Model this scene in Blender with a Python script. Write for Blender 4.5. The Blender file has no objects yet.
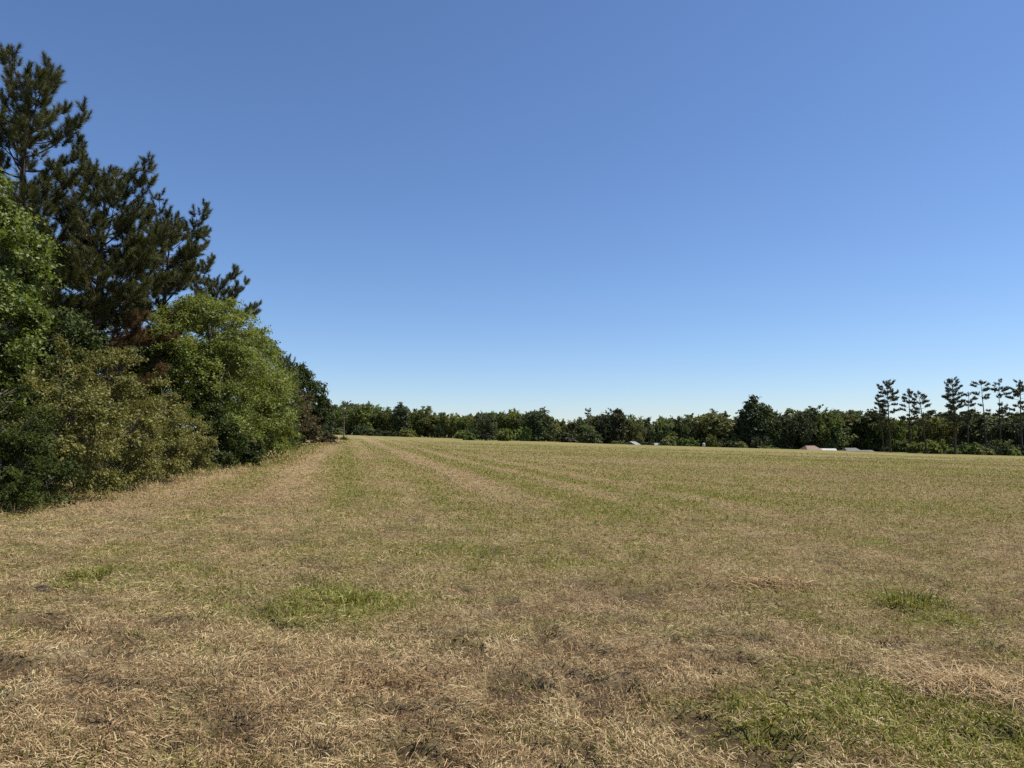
import bpy, math, random
import numpy as np

R = math.radians
SC = bpy.context.scene
COL = SC.collection

# ------------------------------------------------------------------ camera
FPX = 710.0                      # focal length in pixels of a 1024 px wide frame
HORIZON = 437.0                  # picture row of the true horizon
EYE = 1.6
cam_d = bpy.data.cameras.new("camera")
cam = bpy.data.objects.new("camera", cam_d)
COL.objects.link(cam)
cam_d.sensor_width = 36.0
cam_d.lens = FPX / 1024 * 36.0
cam_d.clip_start = 0.05
cam_d.clip_end = 8000
cam.location = (0, 0, EYE)
cam.rotation_euler = (R(90) + math.atan((HORIZON - 384) / FPX), 0, 0)
SC.camera = cam

# ------------------------------------------------------------------ sky, sun, exposure
SUN_ELEV, SUN_AZ = 60.0, 86.0    # azimuth measured from +Y (view direction) towards +X (right)
world = bpy.data.worlds.new("World")
SC.world = world
world.use_nodes = True
wn, wl = world.node_tree.nodes, world.node_tree.links
wn.clear()
w_out = wn.new("ShaderNodeOutputWorld")
w_bg = wn.new("ShaderNodeBackground")
w_sky = wn.new("ShaderNodeTexSky")
w_sky.sky_type = "NISHITA"
w_sky.sun_disc = False
w_sky.sun_elevation = R(SUN_ELEV)
w_sky.sun_rotation = R(SUN_AZ)
w_sky.altitude = 0
w_sky.air_density = 1.0
w_sky.dust_density = 0.08
w_sky.ozone_density = 9.0
w_bg.inputs["Strength"].default_value = 0.088
w_mul = wn.new("ShaderNodeMix")
w_mul.data_type = "RGBA"; w_mul.blend_type = "MULTIPLY"
w_mul.inputs[0].default_value = 1.0
w_mul.inputs[7].default_value = (1.04, 0.99, 1.01, 1)
wl.new(w_sky.outputs[0], w_mul.inputs[6])
wl.new(w_mul.outputs[2], w_bg.inputs["Color"])
wl.new(w_bg.outputs[0], w_out.inputs["Surface"])

sun_d = bpy.data.lights.new("sun", "SUN")
sun_d.energy = 5.0
sun_d.angle = R(0.5)
sun_d.color = (1.0, 0.95, 0.86)
sun = bpy.data.objects.new("sun", sun_d)
COL.objects.link(sun)
# the lamp shines along its local -Z: tilt it so that -Z comes from azimuth SUN_AZ at SUN_ELEV
sun.rotation_euler = (R(90 - SUN_ELEV), 0, R(180 - SUN_AZ))
sun.location = (30, 20, 60)

SC.view_settings.view_transform = "Standard"
SC.view_settings.look = "None"
SC.view_settings.exposure = 0.62
SC.view_settings.gamma = 1.0
SC.view_settings.use_curve_mapping = False
cy = SC.cycles
cy.max_bounces = 6
cy.diffuse_bounces = 3
cy.glossy_bounces = 2
cy.transmission_bounces = 3
cy.transparent_max_bounces = 4
cy.caustics_reflective = False
cy.caustics_refractive = False
cy.use_denoising = False
cy.sample_clamp_direct = 6.0
cy.sample_clamp_indirect = 3.0

# ------------------------------------------------------------------ small tools
def tag(o, label=None, cat=None, group=None, kind=None):
    for k, v in (("label", label), ("category", cat), ("group", group), ("kind", kind)):
        if v:
            o[k] = v
    return o

def hash2(ix, iy, seed):
    h = (ix.astype(np.int64) * 374761393 + iy.astype(np.int64) * 668265263 + seed * 974634777) & 0x7FFFFFFF
    h = ((h ^ (h >> 13)) * 1274126177) & 0x7FFFFFFF
    h = (h ^ (h >> 16)) & 0xFFFFFF
    return h / float(0xFFFFFF)

def vnoise(x, y, seed=0):
    x = np.asarray(x, float); y = np.asarray(y, float)
    x0 = np.floor(x); y0 = np.floor(y)
    fx = x - x0; fy = y - y0
    fx = fx * fx * (3 - 2 * fx); fy = fy * fy * (3 - 2 * fy)
    a = hash2(x0, y0, seed); b = hash2(x0 + 1, y0, seed)
    c = hash2(x0, y0 + 1, seed); d = hash2(x0 + 1, y0 + 1, seed)
    return (a * (1 - fx) + b * fx) * (1 - fy) + (c * (1 - fx) + d * fx) * fy

def fbm(x, y, seed=0, oct=3):
    s, amp, tot = 0, 1.0, 0
    for k in range(oct):
        s = s + amp * vnoise(x * 2 ** k, y * 2 ** k, seed + 17 * k)
        tot += amp; amp *= 0.55
    return s / tot

def smooth(a, b, v):
    t = np.clip((np.asarray(v, float) - a) / (b - a), 0, 1)
    return t * t * (3 - 2 * t)

SLOPE_X, SLOPE_Y = -0.0305, 0.003
def base_z(x, y):
    x = np.asarray(x, float); y = np.asarray(y, float)
    xs = 260 * np.tanh(x / 260)
    z = SLOPE_X * xs + SLOPE_Y * np.clip(y, -40, 300)
    return z - 0.11 * np.clip(y - 188, 0, 24) * smooth(10, 60, x)

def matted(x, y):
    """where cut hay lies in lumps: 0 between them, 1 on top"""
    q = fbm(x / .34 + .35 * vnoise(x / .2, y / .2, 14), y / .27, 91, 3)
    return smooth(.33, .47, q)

def bump_z(x, y):
    y = np.asarray(y, float)
    far = np.clip(1 - y / 45, 0, 1)
    b = 0.10 * (fbm(x / 0.8, y / 0.8, 5) - 0.5) + 0.035 * (fbm(x / 0.13, y / 0.13, 9, 2) - 0.5) + .085 * matted(x, y) * np.clip(1 - y / 20, 0, 1)
    return b * far + 0.10 * (fbm(x / 9, y / 9, 3, 2) - 0.5) * smooth(2, 14, y)

def gz(x, y):
    return float(base_z(x, y))

def at(px, depth):
    """a spot on the ground at this distance, in the direction of a picture column"""
    x = (px - 512) / FPX * depth
    return x, depth, gz(x, depth)

def ground_at(px, py):
    """the ground point seen at a picture position"""
    d = (py - HORIZON) + 710 * SLOPE_Y + SLOPE_X * (px - 512)
    y = EYE * FPX / max(d, 2.0)
    return (px - 512) / FPX * y, y

def height_for(px, depth, py_top):
    return EYE + (HORIZON - py_top) / FPX * depth - at(px, depth)[2]

# ------------------------------------------------------------------ mesh from arrays
def mesh_from(name, verts, quads=None, tris=None, attrs=None, smooth_shade=False):
    me = bpy.data.meshes.new(name)
    verts = np.asarray(verts, np.float32).reshape(-1, 3)
    loops, starts, off = [], [], 0
    if quads is not None and len(quads):
        q = np.asarray(quads, np.int32).reshape(-1, 4)
        loops.append(q.ravel()); starts.append(np.arange(len(q), dtype=np.int32) * 4); off = q.size
    if tris is not None and len(tris):
        t = np.asarray(tris, np.int32).reshape(-1, 3)
        loops.append(t.ravel()); starts.append(off + np.arange(len(t), dtype=np.int32) * 3)
    loops = np.concatenate(loops); starts = np.concatenate(starts)
    me.vertices.add(len(verts)); me.loops.add(len(loops)); me.polygons.add(len(starts))
    me.vertices.foreach_set("co", verts.ravel())
    me.loops.foreach_set("vertex_index", loops)
    me.polygons.foreach_set("loop_start", starts)
    me.polygons.foreach_set("use_smooth", np.full(len(starts), smooth_shade, dtype=bool))
    for an, (dom, val) in (attrs or {}).items():
        a = me.attributes.new(an, "FLOAT", dom)
        a.data.foreach_set("value", np.asarray(val, np.float32))
    me.update(calc_edges=True)
    return me

def link(name, me, mat=None, parent=None):
    o = bpy.data.objects.new(name, me)
    COL.objects.link(o)
    if mat is not None and me is not None:
        me.materials.append(mat)
    if parent is not None:
        o.parent = parent
    return o

def empty(name, loc, rz=0.0):
    o = bpy.data.objects.new(name, None)
    COL.objects.link(o)
    o.location = loc
    o.rotation_euler = (0, 0, rz)
    o.empty_display_size = 0.3
    return o

def copy_tree(o, parent=None):
    c = o.copy()
    COL.objects.link(c)
    if parent is not None:
        c.parent = parent
    for ch in list(o.children):
        copy_tree(ch, c)
    return c

# ------------------------------------------------------------------ materials
def new_mat(name):
    m = bpy.data.materials.new(name)
    m.use_nodes = True
    m.node_tree.nodes.clear()
    return m, m.node_tree.nodes, m.node_tree.links

def ramp(nodes, stops, interp="LINEAR"):
    r = nodes.new("ShaderNodeValToRGB")
    cr = r.color_ramp
    cr.interpolation = interp
    while len(cr.elements) < len(stops):
        cr.elements.new(0.5)
    for e, (p, c) in zip(cr.elements, stops):
        e.position = p
        e.color = (*c, 1)
    return r

def math_node(n, l, op, a, b=None):
    m = n.new("ShaderNodeMath"); m.operation = op
    for i, v in enumerate((a, b)):
        if v is None: continue
        if isinstance(v, (int, float)): m.inputs[i].default_value = v
        else: l.new(v, m.inputs[i])
    return m.outputs[0]

def leaf_mat(name, stops, trans=0.3, rough=0.5, spec=0.3, vary=0.0):
    m, n, l = new_mat(name)
    out = n.new("ShaderNodeOutputMaterial")
    a = n.new("ShaderNodeAttribute"); a.attribute_name = "tint"
    fac = a.outputs["Fac"]
    rp = ramp(n, stops)
    l.new(fac, rp.inputs[0])
    col = rp.outputs[0]
    if vary:
        oi = n.new("ShaderNodeObjectInfo")
        hs = n.new("ShaderNodeHueSaturation")
        l.new(col, hs.inputs["Color"])
        h = n.new("ShaderNodeMapRange")
        h.inputs["To Min"].default_value = 0.5 - 0.035 * vary; h.inputs["To Max"].default_value = 0.5 + 0.03 * vary
        l.new(oi.outputs["Random"], h.inputs[0]); l.new(h.outputs[0], hs.inputs["Hue"])
        v = n.new("ShaderNodeMapRange")
        v.inputs["To Min"].default_value = 1 - 0.3 * vary; v.inputs["To Max"].default_value = 1 + 0.35 * vary
        fr = math_node(n, l, "FRACT", math_node(n, l, "MULTIPLY", oi.outputs["Random"], 7.31))
        l.new(fr, v.inputs[0]); l.new(v.outputs[0], hs.inputs["Value"])
        col = hs.outputs[0]
    p = n.new("ShaderNodeBsdfPrincipled")
    p.inputs["Roughness"].default_value = rough
    p.inputs["Specular IOR Level"].default_value = spec
    l.new(col, p.inputs["Base Color"])
    if trans > 0:
        t = n.new("ShaderNodeBsdfTranslucent")
        tc = n.new("ShaderNodeHueSaturation")
        tc.inputs["Saturation"].default_value = 1.15; tc.inputs["Value"].default_value = 1.2
        tc.inputs["Hue"].default_value = 0.485
        l.new(col, tc.inputs["Color"]); l.new(tc.outputs[0], t.inputs["Color"])
        mx = n.new("ShaderNodeMixShader"); mx.inputs[0].default_value = trans
        l.new(p.outputs[0], mx.inputs[1]); l.new(t.outputs[0], mx.inputs[2])
        l.new(mx.outputs[0], out.inputs[0])
    else:
        l.new(p.outputs[0], out.inputs[0])
    return m

def noise_mat(name, c0, c1, scale=6.0, rough=0.85, bump=0.3, stretch=(1, 1, 1), spec=0.2, metallic=0.0):
    m, n, l = new_mat(name)
    out = n.new("ShaderNodeOutputMaterial")
    tc = n.new("ShaderNodeTexCoord")
    mp = n.new("ShaderNodeMapping"); mp.inputs["Scale"].default_value = stretch
    l.new(tc.outputs["Object"], mp.inputs[0])
    nz = n.new("ShaderNodeTexNoise"); nz.inputs["Scale"].default_value = scale; nz.inputs["Detail"].default_value = 6
    l.new(mp.outputs[0], nz.inputs["Vector"])
    rp = ramp(n, [(0.3, c0), (0.7, c1)])
    l.new(nz.outputs["Fac"], rp.inputs[0])
    p = n.new("ShaderNodeBsdfPrincipled")
    p.inputs["Roughness"].default_value = rough
    p.inputs["Specular IOR Level"].default_value = spec
    p.inputs["Metallic"].default_value = metallic
    l.new(rp.outputs[0], p.inputs["Base Color"])
    b = n.new("ShaderNodeBump"); b.inputs["Strength"].default_value = bump; b.inputs["Distance"].default_value = 0.03
    l.new(nz.outputs["Fac"], b.inputs["Height"]); l.new(b.outputs[0], p.inputs["Normal"])
    l.new(p.outputs[0], out.inputs[0])
    return m

M = {}
M["pine_bark"] = noise_mat("pine_bark", (0.03, 0.022, 0.017), (0.105, 0.076, 0.057), 7, 0.95, 0.8, (1, 1, 0.3))
M["far_bark"] = noise_mat("far_pine_bark", (0.03, 0.025, 0.02), (0.085, 0.068, 0.054), 3, 0.95, 0.5, (1, 1, 0.3))
M["grey_bark"] = noise_mat("grey_bark", (0.06, 0.052, 0.043), (0.19, 0.17, 0.145), 9, 0.95, 0.6, (1, 1, 0.35))
M["needles"] = leaf_mat("pine_needles", [(0, (0.028, 0.034, 0.010)), (0.5, (0.070, 0.078, 0.022)), (0.85, (0.125, 0.130, 0.042)), (1, (0.19, 0.165, 0.065))], 0.15, 0.5, 0.3)
M["dead_needles"] = leaf_mat("dead_pine_needles", [(0, (0.045, 0.027, 0.012)), (0.6, (0.105, 0.064, 0.026)), (1, (0.16, 0.105, 0.045))], 0.15, 0.7, 0.15)
M["gum_leaf"] = leaf_mat("glossy_broad_leaves", [(0, (0.040, 0.058, 0.012)), (0.5, (0.100, 0.138, 0.028)), (1, (0.20, 0.235, 0.06))], 0.34, 0.45, 0.3)
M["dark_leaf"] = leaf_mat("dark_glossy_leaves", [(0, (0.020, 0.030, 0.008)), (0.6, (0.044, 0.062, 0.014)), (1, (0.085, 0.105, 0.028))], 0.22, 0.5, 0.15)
M["light_leaf"] = leaf_mat("light_green_leaves", [(0, (0.050, 0.068, 0.011)), (0.5, (0.150, 0.182, 0.040)), (1, (0.24, 0.27, 0.065))], 0.4, 0.5, 0.3)
M["olive_leaf"] = leaf_mat("olive_shrub_leaves", [(0, (0.058, 0.060, 0.014)), (0.5, (0.145, 0.145, 0.036)), (1, (0.245, 0.23, 0.068))], 0.32, 0.55, 0.3)
M["cedar"] = leaf_mat("cedar_sprays", [(0, (0.022, 0.032, 0.008)), (0.6, (0.050, 0.066, 0.014)), (1, (0.09, 0.105, 0.025))], 0.15, 0.7, 0.08)
M["brown_leaf"] = leaf_mat("brown_withered_leaves", [(0, (0.045, 0.036, 0.018)), (0.5, (0.095, 0.078, 0.038)), (1, (0.15, 0.125, 0.06))], 0.2, 0.75, 0.1)
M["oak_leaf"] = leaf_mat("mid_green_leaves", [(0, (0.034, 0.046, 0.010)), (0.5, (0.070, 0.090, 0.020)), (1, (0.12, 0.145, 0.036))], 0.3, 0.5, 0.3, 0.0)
M["far_leaf"] = leaf_mat("far_tree_leaves", [(0, (0.062, 0.072, 0.026)), (0.5, (0.112, 0.132, 0.044)), (1, (0.175, 0.195, 0.068))], 0.28, 0.6, 0.25, 1.0)
M["far_dark"] = leaf_mat("far_dark_leaves", [(0, (0.032, 0.040, 0.018)), (0.5, (0.060, 0.074, 0.029)), (1, (0.10, 0.115, 0.046))], 0.22, 0.6, 0.25, 0.8)
M["far_light"] = leaf_mat("far_light_leaves", [(0, (0.070, 0.088, 0.022)), (0.5, (0.125, 0.155, 0.038)), (1, (0.19, 0.215, 0.06))], 0.34, 0.6, 0.25, 0.9)
M["far_needles"] = leaf_mat("far_pine_needles", [(0, (0.036, 0.042, 0.020)), (0.6, (0.082, 0.092, 0.040)), (1, (0.135, 0.14, 0.065))], 0.12, 0.55, 0.3, 0.5)

# ------------------------------------------------------------------ tubes (trunks and limbs)
def tube(points, radii, sides=6):
    P = np.asarray(points, float); rr = np.asarray(radii, float)
    n = len(P)
    T = np.gradient(P, axis=0)
    T /= np.linalg.norm(T, axis=1)[:, None] + 1e-9
    ref = np.array([0.31, 0.95, 0.05]) if abs(T[0][2]) > 0.6 else np.array([0.0, 0.0, 1.0])
    A = np.cross(T, ref); A /= np.linalg.norm(A, axis=1)[:, None] + 1e-9
    B = np.cross(T, A)
    ang = np.linspace(0, 2 * math.pi, sides, endpoint=False)
    ring = A[:, None, :] * np.cos(ang)[None, :, None] + B[:, None, :] * np.sin(ang)[None, :, None]
    V = (P[:, None, :] + ring * rr[:, None, None]).reshape(-1, 3)
    i = np.arange(n - 1)[:, None] * sides
    j = np.arange(sides)[None, :]; k = (j + 1) % sides
    Q = np.stack([i + j, i + k, i + sides + k, i + sides + j], -1).reshape(-1, 4)
    return V, Q

class Tubes:
    def __init__(s): s.v, s.q, s.n = [], [], 0
    def add(s, pts, rad, sides=5):
        v, q = tube(pts, rad, sides)
        s.v.append(v); s.q.append(q + s.n); s.n += len(v)
    def mesh(s, name):
        return mesh_from(name, np.concatenate(s.v), quads=np.concatenate(s.q), smooth_shade=True)

def curve(p0, p1, p2, n):
    t = np.linspace(0, 1, n)[:, None]
    return (1 - t) ** 2 * p0 + 2 * t * (1 - t) * p1 + t ** 2 * p2

def unit(v):
    return v / (np.linalg.norm(v, axis=-1, keepdims=True) + 1e-9)

# ------------------------------------------------------------------ leaves
def leaves_mesh(name, C, A, N, L, W, tint, fold=0.12):
    """kite-shaped leaves: centre, axis, normal, length, width, one tint each"""
    A = unit(A); B = unit(np.cross(A, N)); N2 = np.cross(B, A)
    L = np.asarray(L)[:, None]; W = np.asarray(W)[:, None]
    up = N2 * W * fold
    V = np.stack([C - A * L * .5, C + B * W * .5 + up - A * L * .06, C + A * L * .5, C - B * W * .5 + up - A * L * .06], 1)
    n = len(C)
    Q = np.arange(n * 4).reshape(n, 4)
    return mesh_from(name, V.reshape(-1, 3), quads=Q, attrs={"tint": ("FACE", np.clip(tint, 0, 1))})

def lobe_points(rng, lobes, n, shell=0.55):
    """points inside a set of ellipsoids (cx,cy,cz,rx,ry,rz), more of them near the surface"""
    lobes = np.asarray(lobes, float)
    vol = lobes[:, 3] * lobes[:, 4] * lobes[:, 5]
    k = rng.choice(len(lobes), n, p=vol ** .8 / (vol ** .8).sum())
    d = unit(rng.normal(size=(n, 3)))
    r = (shell + (1 - shell) * rng.random(n) ** .7) * (0.86 + 0.28 * rng.random(n))
    return lobes[k, :3] + d * lobes[k, 3:] * r[:, None], d

def broadleaf(name, loc, seed, lobes, trunk_h, trunk_r, mat, n_clump=150, per=300, leaf=(0.09, 0.06), clump_r=0.42,
              bark="grey_bark", flat=0.75, droop=0.35, upn=.7, limbs_n=9, parts=True, shell=0.5, sparse=0.0, floor=0.15, stems=1):
    rng = np.random.default_rng(seed)
    C, D = lobe_points(rng, lobes, n_clump, shell)
    C[:, 2] = np.maximum(C[:, 2], floor + 0.2 * rng.random(n_clump))
    root = empty(name, loc)
    # trunk
    top = np.array([np.mean([q[0] for q in lobes]), np.mean([q[1] for q in lobes]), trunk_h])
    sway = rng.normal(size=3) * 0.12 * trunk_h * np.array([.5, .5, 0])
    tp = curve(np.array([0, 0, -0.25]), top * .5 + sway, top, 9)
    tr = np.linspace(trunk_r, trunk_r * .35, 9); tr[0] *= 1.35
    T = Tubes(); T.add(tp, tr, 8)
    limb_meshes = []
    # group the clumps and run a limb to each group
    cen = C[rng.choice(n_clump, min(limbs_n, n_clump), replace=False)]
    for _ in range(4):
        lab = np.argmin(((C[:, None] - cen[None]) ** 2).sum(-1), 1)
        cen = np.array([C[lab == k].mean(0) if (lab == k).any() else cen[k] for k in range(len(cen))])
    for k in range(len(cen)):
        idx = np.where(lab == k)[0]
        if not len(idx): continue
        g = cen[k]
        hd = np.linalg.norm(g[:2] - top[:2])
        f = np.clip((g[2] - .55 * hd - .1) / max(trunk_h, .1), 0.12 if stems == 1 else 0.0, 0.96)
        s = tp[0] + 0
        ii = f * 8; i0 = int(min(ii, 7)); s = tp[i0] * (1 - (ii - i0)) + tp[i0 + 1] * (ii - i0)
        r0 = trunk_r * (.55 - .25 * f)
        mid = (s + g) / 2 + np.array([0, 0, .12 * hd]) + rng.normal(size=3) * .08 * hd
        lp = curve(s, mid, g, 7)
        LT = Tubes() if parts else T
        LT.add(lp, np.linspace(r0, r0 * .3, 7), 5)
        for i in idx:
            a = lp[rng.integers(2, 6)]
            m = (a + C[i]) / 2 + rng.normal(size=3) * .12 + np.array([0, 0, .06])
            LT.add(curve(a, m, C[i], 4), np.linspace(r0 * .3, .006, 4), 3)
        if parts:
            limb_meshes.append(LT)
    trunk = link("trunk", T.mesh("trunk"), M[bark], root)
    for LT in limb_meshes:
        link("limb", LT.mesh("limb"), M[bark], trunk)
    # leaves: each clump is a few twigs that carry leaves
    per_c = np.maximum(6, (per * (0.45 + 1.1 * rng.random(n_clump))).astype(int))
    ci = np.repeat(np.arange(n_clump), per_c)
    n = len(ci)
    tw = 7
    tdir = unit(rng.normal(size=(n_clump, tw, 3)) * np.array([1, 1, flat]) + D[:, None, :] * .5)
    tlen = clump_r * (0.6 + .9 * rng.random((n_clump, tw)))
    tk = rng.integers(0, tw, n)
    u = rng.random(n) ** .75
    d = tdir[ci, tk]; ln = tlen[ci, tk]
    P = C[ci] + d * (ln * u * 1.15)[:, None] + rng.normal(size=(n, 3)) * (clump_r * .17)
    P[:, 2] -= droop * clump_r * u ** 2
    P[:, 2] = np.maximum(P[:, 2], .03)
    ax = unit(d * .8 + rng.normal(size=(n, 3)) * .7 + np.array([0, 0, -droop]))
    nr = unit(rng.normal(size=(n, 3)) * .75 + np.array([0, 0, upn]) + D[ci] * .45)
    sz = 0.5 + 1.0 * rng.random(n) ** 1.4
    tint = .62 * rng.random(n) + .38 * rng.random(n_clump)[ci]
    if sparse > 0:
        keep = rng.random(n) > sparse
        P, ax, nr, sz, tint = P[keep], ax[keep], nr[keep], sz[keep], tint[keep]
    me = leaves_mesh("crown", P, ax, nr, leaf[0] * sz, leaf[1] * sz, tint)
    crown = link("crown", me, M[mat] if isinstance(mat, str) else mat, root)
    return root

def needle_mesh(name, P, A, n_per, needle, axis_len, width, rng, spread=(18, 62), tint_base=None):
    k = len(P)
    ci = np.repeat(np.arange(k), n_per)
    n = len(ci)
    a = unit(A)[ci]
    rv = rng.normal(size=(n, 3))
    rad = unit(rv - (rv * a).sum(1)[:, None] * a)
    u = rng.random(n)
    ang = np.radians(spread[1] + (spread[0] - spread[1]) * u + rng.normal(size=n) * 9)
    d = a * np.cos(ang)[:, None] + rad * np.sin(ang)[:, None]
    d[:, 2] -= .05
    size = 0.6 + .7 * rng.random(k)
    al = (axis_len * size)[ci]
    o = P[ci] + a * (al * (u - .55))[:, None]
    ln = needle * (.7 + .5 * rng.random(n)) * (.55 + .45 * size[ci])
    side = unit(np.cross(d, rng.normal(size=(n, 3)))) * (width * (.7 + .6 * rng.random(n)))[:, None] * .5
    V = np.stack([o - side, o + side, o + d * ln[:, None]], 1).reshape(-1, 3)
    tb = rng.random(k)[ci] if tint_base is None else tint_base[ci]
    return mesh_from(name, V, tris=np.arange(n * 3).reshape(n, 3), attrs={"tint": ("FACE", np.clip(.55 * rng.random(n) + .45 * tb, 0, 1))})

def pine(name, loc, seed, H, crown_from, spread, trunk_r, whorl=0.55, n_per=190, needle=.205, axis_len=.36, width=.0115,
         lean=(0, 0), gap=.12, dead_below=0.0, mat="needles", bark="pine_bark", parts=True, top_round=.55, tuft_mul=1.0, per_whorl=(3, 5), rz=0.0, rise=(8, 42)):
    rng = np.random.default_rng(seed)
    root = empty(name, loc, rz)
    nn = 14
    tz = np.linspace(-.3, H, nn)
    tt = np.clip(tz / H, 0, 1)
    wob = np.cumsum(rng.normal(size=(nn, 2)), 0) * .012 * H / 6
    tp = np.stack([lean[0] * tt ** 1.4 + wob[:, 0], lean[1] * tt ** 1.4 + wob[:, 1], tz], 1)
    tp[0, :2] = 0
    tr = trunk_r * (1 - tt) ** .75 + .012; tr[0] *= 1.3
    T = Tubes(); T.add(tp, tr, 9)
    def trunk_pt(z):
        return np.array([np.interp(z, tz, tp[:, 0]), np.interp(z, tz, tp[:, 1]), z]), np.interp(z, tz, tr)
    P, A, dead = [], [], []
    limbs = []
    z = crown_from * H
    az = rng.random() * 6.28
    while z < H - .25:
        t = (z - crown_from * H) / (H - crown_from * H)
        for _ in range(rng.integers(per_whorl[0], per_whorl[1] + 1)):
            az += 2.4 + rng.normal() * .35
            if rng.random() < gap: continue
            zz = z + rng.normal() * .12
            s, tr0 = trunk_pt(min(zz, H - .1))
            Lb = spread * min(1.0, (1 - t) ** top_round * (0.72 + .35 * t)) * (.38 + .85 * rng.random()) + .25
            if t < .18: Lb *= .75
            el = R(rise[0] + rise[1] * t + rng.normal() * 9)
            hd = np.array([math.cos(az), math.sin(az), 0])
            e = s + hd * Lb * math.cos(el) + np.array([0, 0, Lb * math.sin(el) + .10 * Lb])
            m = s + hd * Lb * .5 * math.cos(el) + np.array([0, 0, Lb * .32 * math.sin(el) - .05 * Lb]) + rng.normal(size=3) * .05 * Lb
            lp = curve(s, m, e, 8)
            r0 = min(tr0 * .5, .012 + .014 * Lb)
            LT = Tubes() if parts else T
            LT.add(lp, np.linspace(r0, .008, 8), 5)
            isdead = t < dead_below and rng.random() < .8
            tang = np.gradient(lp, axis=0)
            nb = max(3, int(Lb * 4.3 * tuft_mul * (1.3 - .5 * t)))
            for b in range(nb):
                f = .34 + .66 * (b + rng.random()) / nb
                i = f * 7; i0 = int(min(i, 6)); w = i - i0
                q = lp[i0] * (1 - w) + lp[i0 + 1] * w
                tg = unit(tang[i0])
                sd = unit(np.cross(tg, [0, 0, 1.0])) * (1 if b % 2 else -1)
                bd = unit(tg * .75 + sd * (.7 + .3 * rng.random()) + np.array([0, 0, .35 + .45 * rng.random()]) + rng.normal(size=3) * .18)
                bl = (.26 + .62 * Lb * .35 * (1.15 - f)) * (.55 + .9 * rng.random())
                e2 = q + bd * bl
                up = unit(bd + np.array([0, 0, .75]))
                LT.add(np.array([q, q + bd * bl * .6, e2]), [.008, .006, .004], 3)
                P.append(e2); A.append(up); dead.append(isdead)
                if bl > .38:
                    for _k in range(2):
                        dd = unit(bd * .6 + rng.normal(size=3) * .6 + np.array([0, 0, .3]))
                        P.append(q + bd * bl * (.45 + .3 * rng.random()) + dd * .16); A.append(unit(dd + np.array([0, 0, .4]))); dead.append(isdead)
            P.append(e); A.append(unit(tang[-1] + np.array([0, 0, .12]))); dead.append(isdead)
            limbs.append((Lb, LT))
        z += whorl * (.75 + .5 * rng.random()) * (1 - .35 * t)
    # leader
    for k in range(7):
        s, _ = trunk_pt(H - .03 - .13 * k)
        dd = unit(np.array([math.cos(k * 2.4) * .5, math.sin(k * 2.4) * .5, .9])) if k else np.array([0.05, 0, 1.0])
        P.append(s + dd * (.15 + .02 * k)); A.append(dd); dead.append(False)
    P = np.array(P); A = np.array(A); dead = np.array(dead, bool)
    zmax = float(P[:, 2].max()) + needle * .6
    root.scale = (1, 1, H / zmax)
    trunk = link("trunk", T.mesh("trunk"), M[bark], root)
    if parts:
        limbs.sort(key=lambda q: -q[0])
        rest = Tubes(); any_rest = False
        for k, (Lb, LT) in enumerate(limbs):
            link("limb", LT.mesh("limb"), M["pine_bark"], trunk)
    if (~dead).any():
        link("crown", needle_mesh("crown", P[~dead], A[~dead], n_per, needle, axis_len, width, rng), M[mat], root)
    if dead.any():
        o = link("needles", needle_mesh("needles", P[dead], A[dead], int(n_per * .8), needle, axis_len, width, rng, (50, 100)), M["dead_needles"], root)
        o["label"] = "dead rust-brown needles on the lower limbs"
    return root

# ================================================================== THE FIELD
def patch(x, y, px, py, rx, ry):
    cx, cyy = ground_at(px, py)
    wx = rx * cyy / FPX
    wy = ry * cyy * cyy / (EYE * FPX)
    return np.exp(-(((x - cx) / wx) ** 2 + ((y - cyy) / wy) ** 2))

GREEN = [(350, 604, 75, 20, 1.0), (100, 577, 28, 10, .75), (185, 570, 45, 10, .5), (900, 604, 40, 20, .75), (850, 712, 130, 48, 1.25),
         (985, 742, 110, 50, 1.25), (1005, 662, 50, 18, .8), (395, 490, 45, 12, .3), (445, 550, 45, 9, .45), (310, 545, 26, 9, .5),
         (620, 516, 60, 10, .45), (760, 590, 60, 10, .35), (230, 655, 25, 9, .3), (35, 640, 40, 9, .35), (700, 500, 160, 16, .35),
         (460, 640, 40, 10, .35), (560, 555, 50, 10, .3), (940, 510, 90, 10, .3), (870, 540, 60, 8, .3), (740, 690, 30, 14, .35), (420, 745, 25, 10, .25)]
BROWN = [(640, 592, 150, 24, .8), (280, 555, 90, 14, .35), (850, 474, 150, 6, 1.0), (600, 455, 140, 5, .55), (170, 500, 120, 12, .6), (640, 660, 120, 25, .6),
         (150, 720, 220, 50, .45), (430, 700, 160, 40, .5), (880, 575, 60, 8, .5), (965, 690, 55, 16, .8), (500, 480, 40, 4, .3)]
PALE = [(90, 655, 60, 8, .9), (210, 662, 70, 8, .6), (420, 668, 60, 8, .4), (250, 520, 120, 6, .4), (640, 640, 70, 12, .35), (40, 690, 60, 14, .3), (290, 470, 40, 6, .5), (470, 500, 30, 5, .3)]

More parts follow.
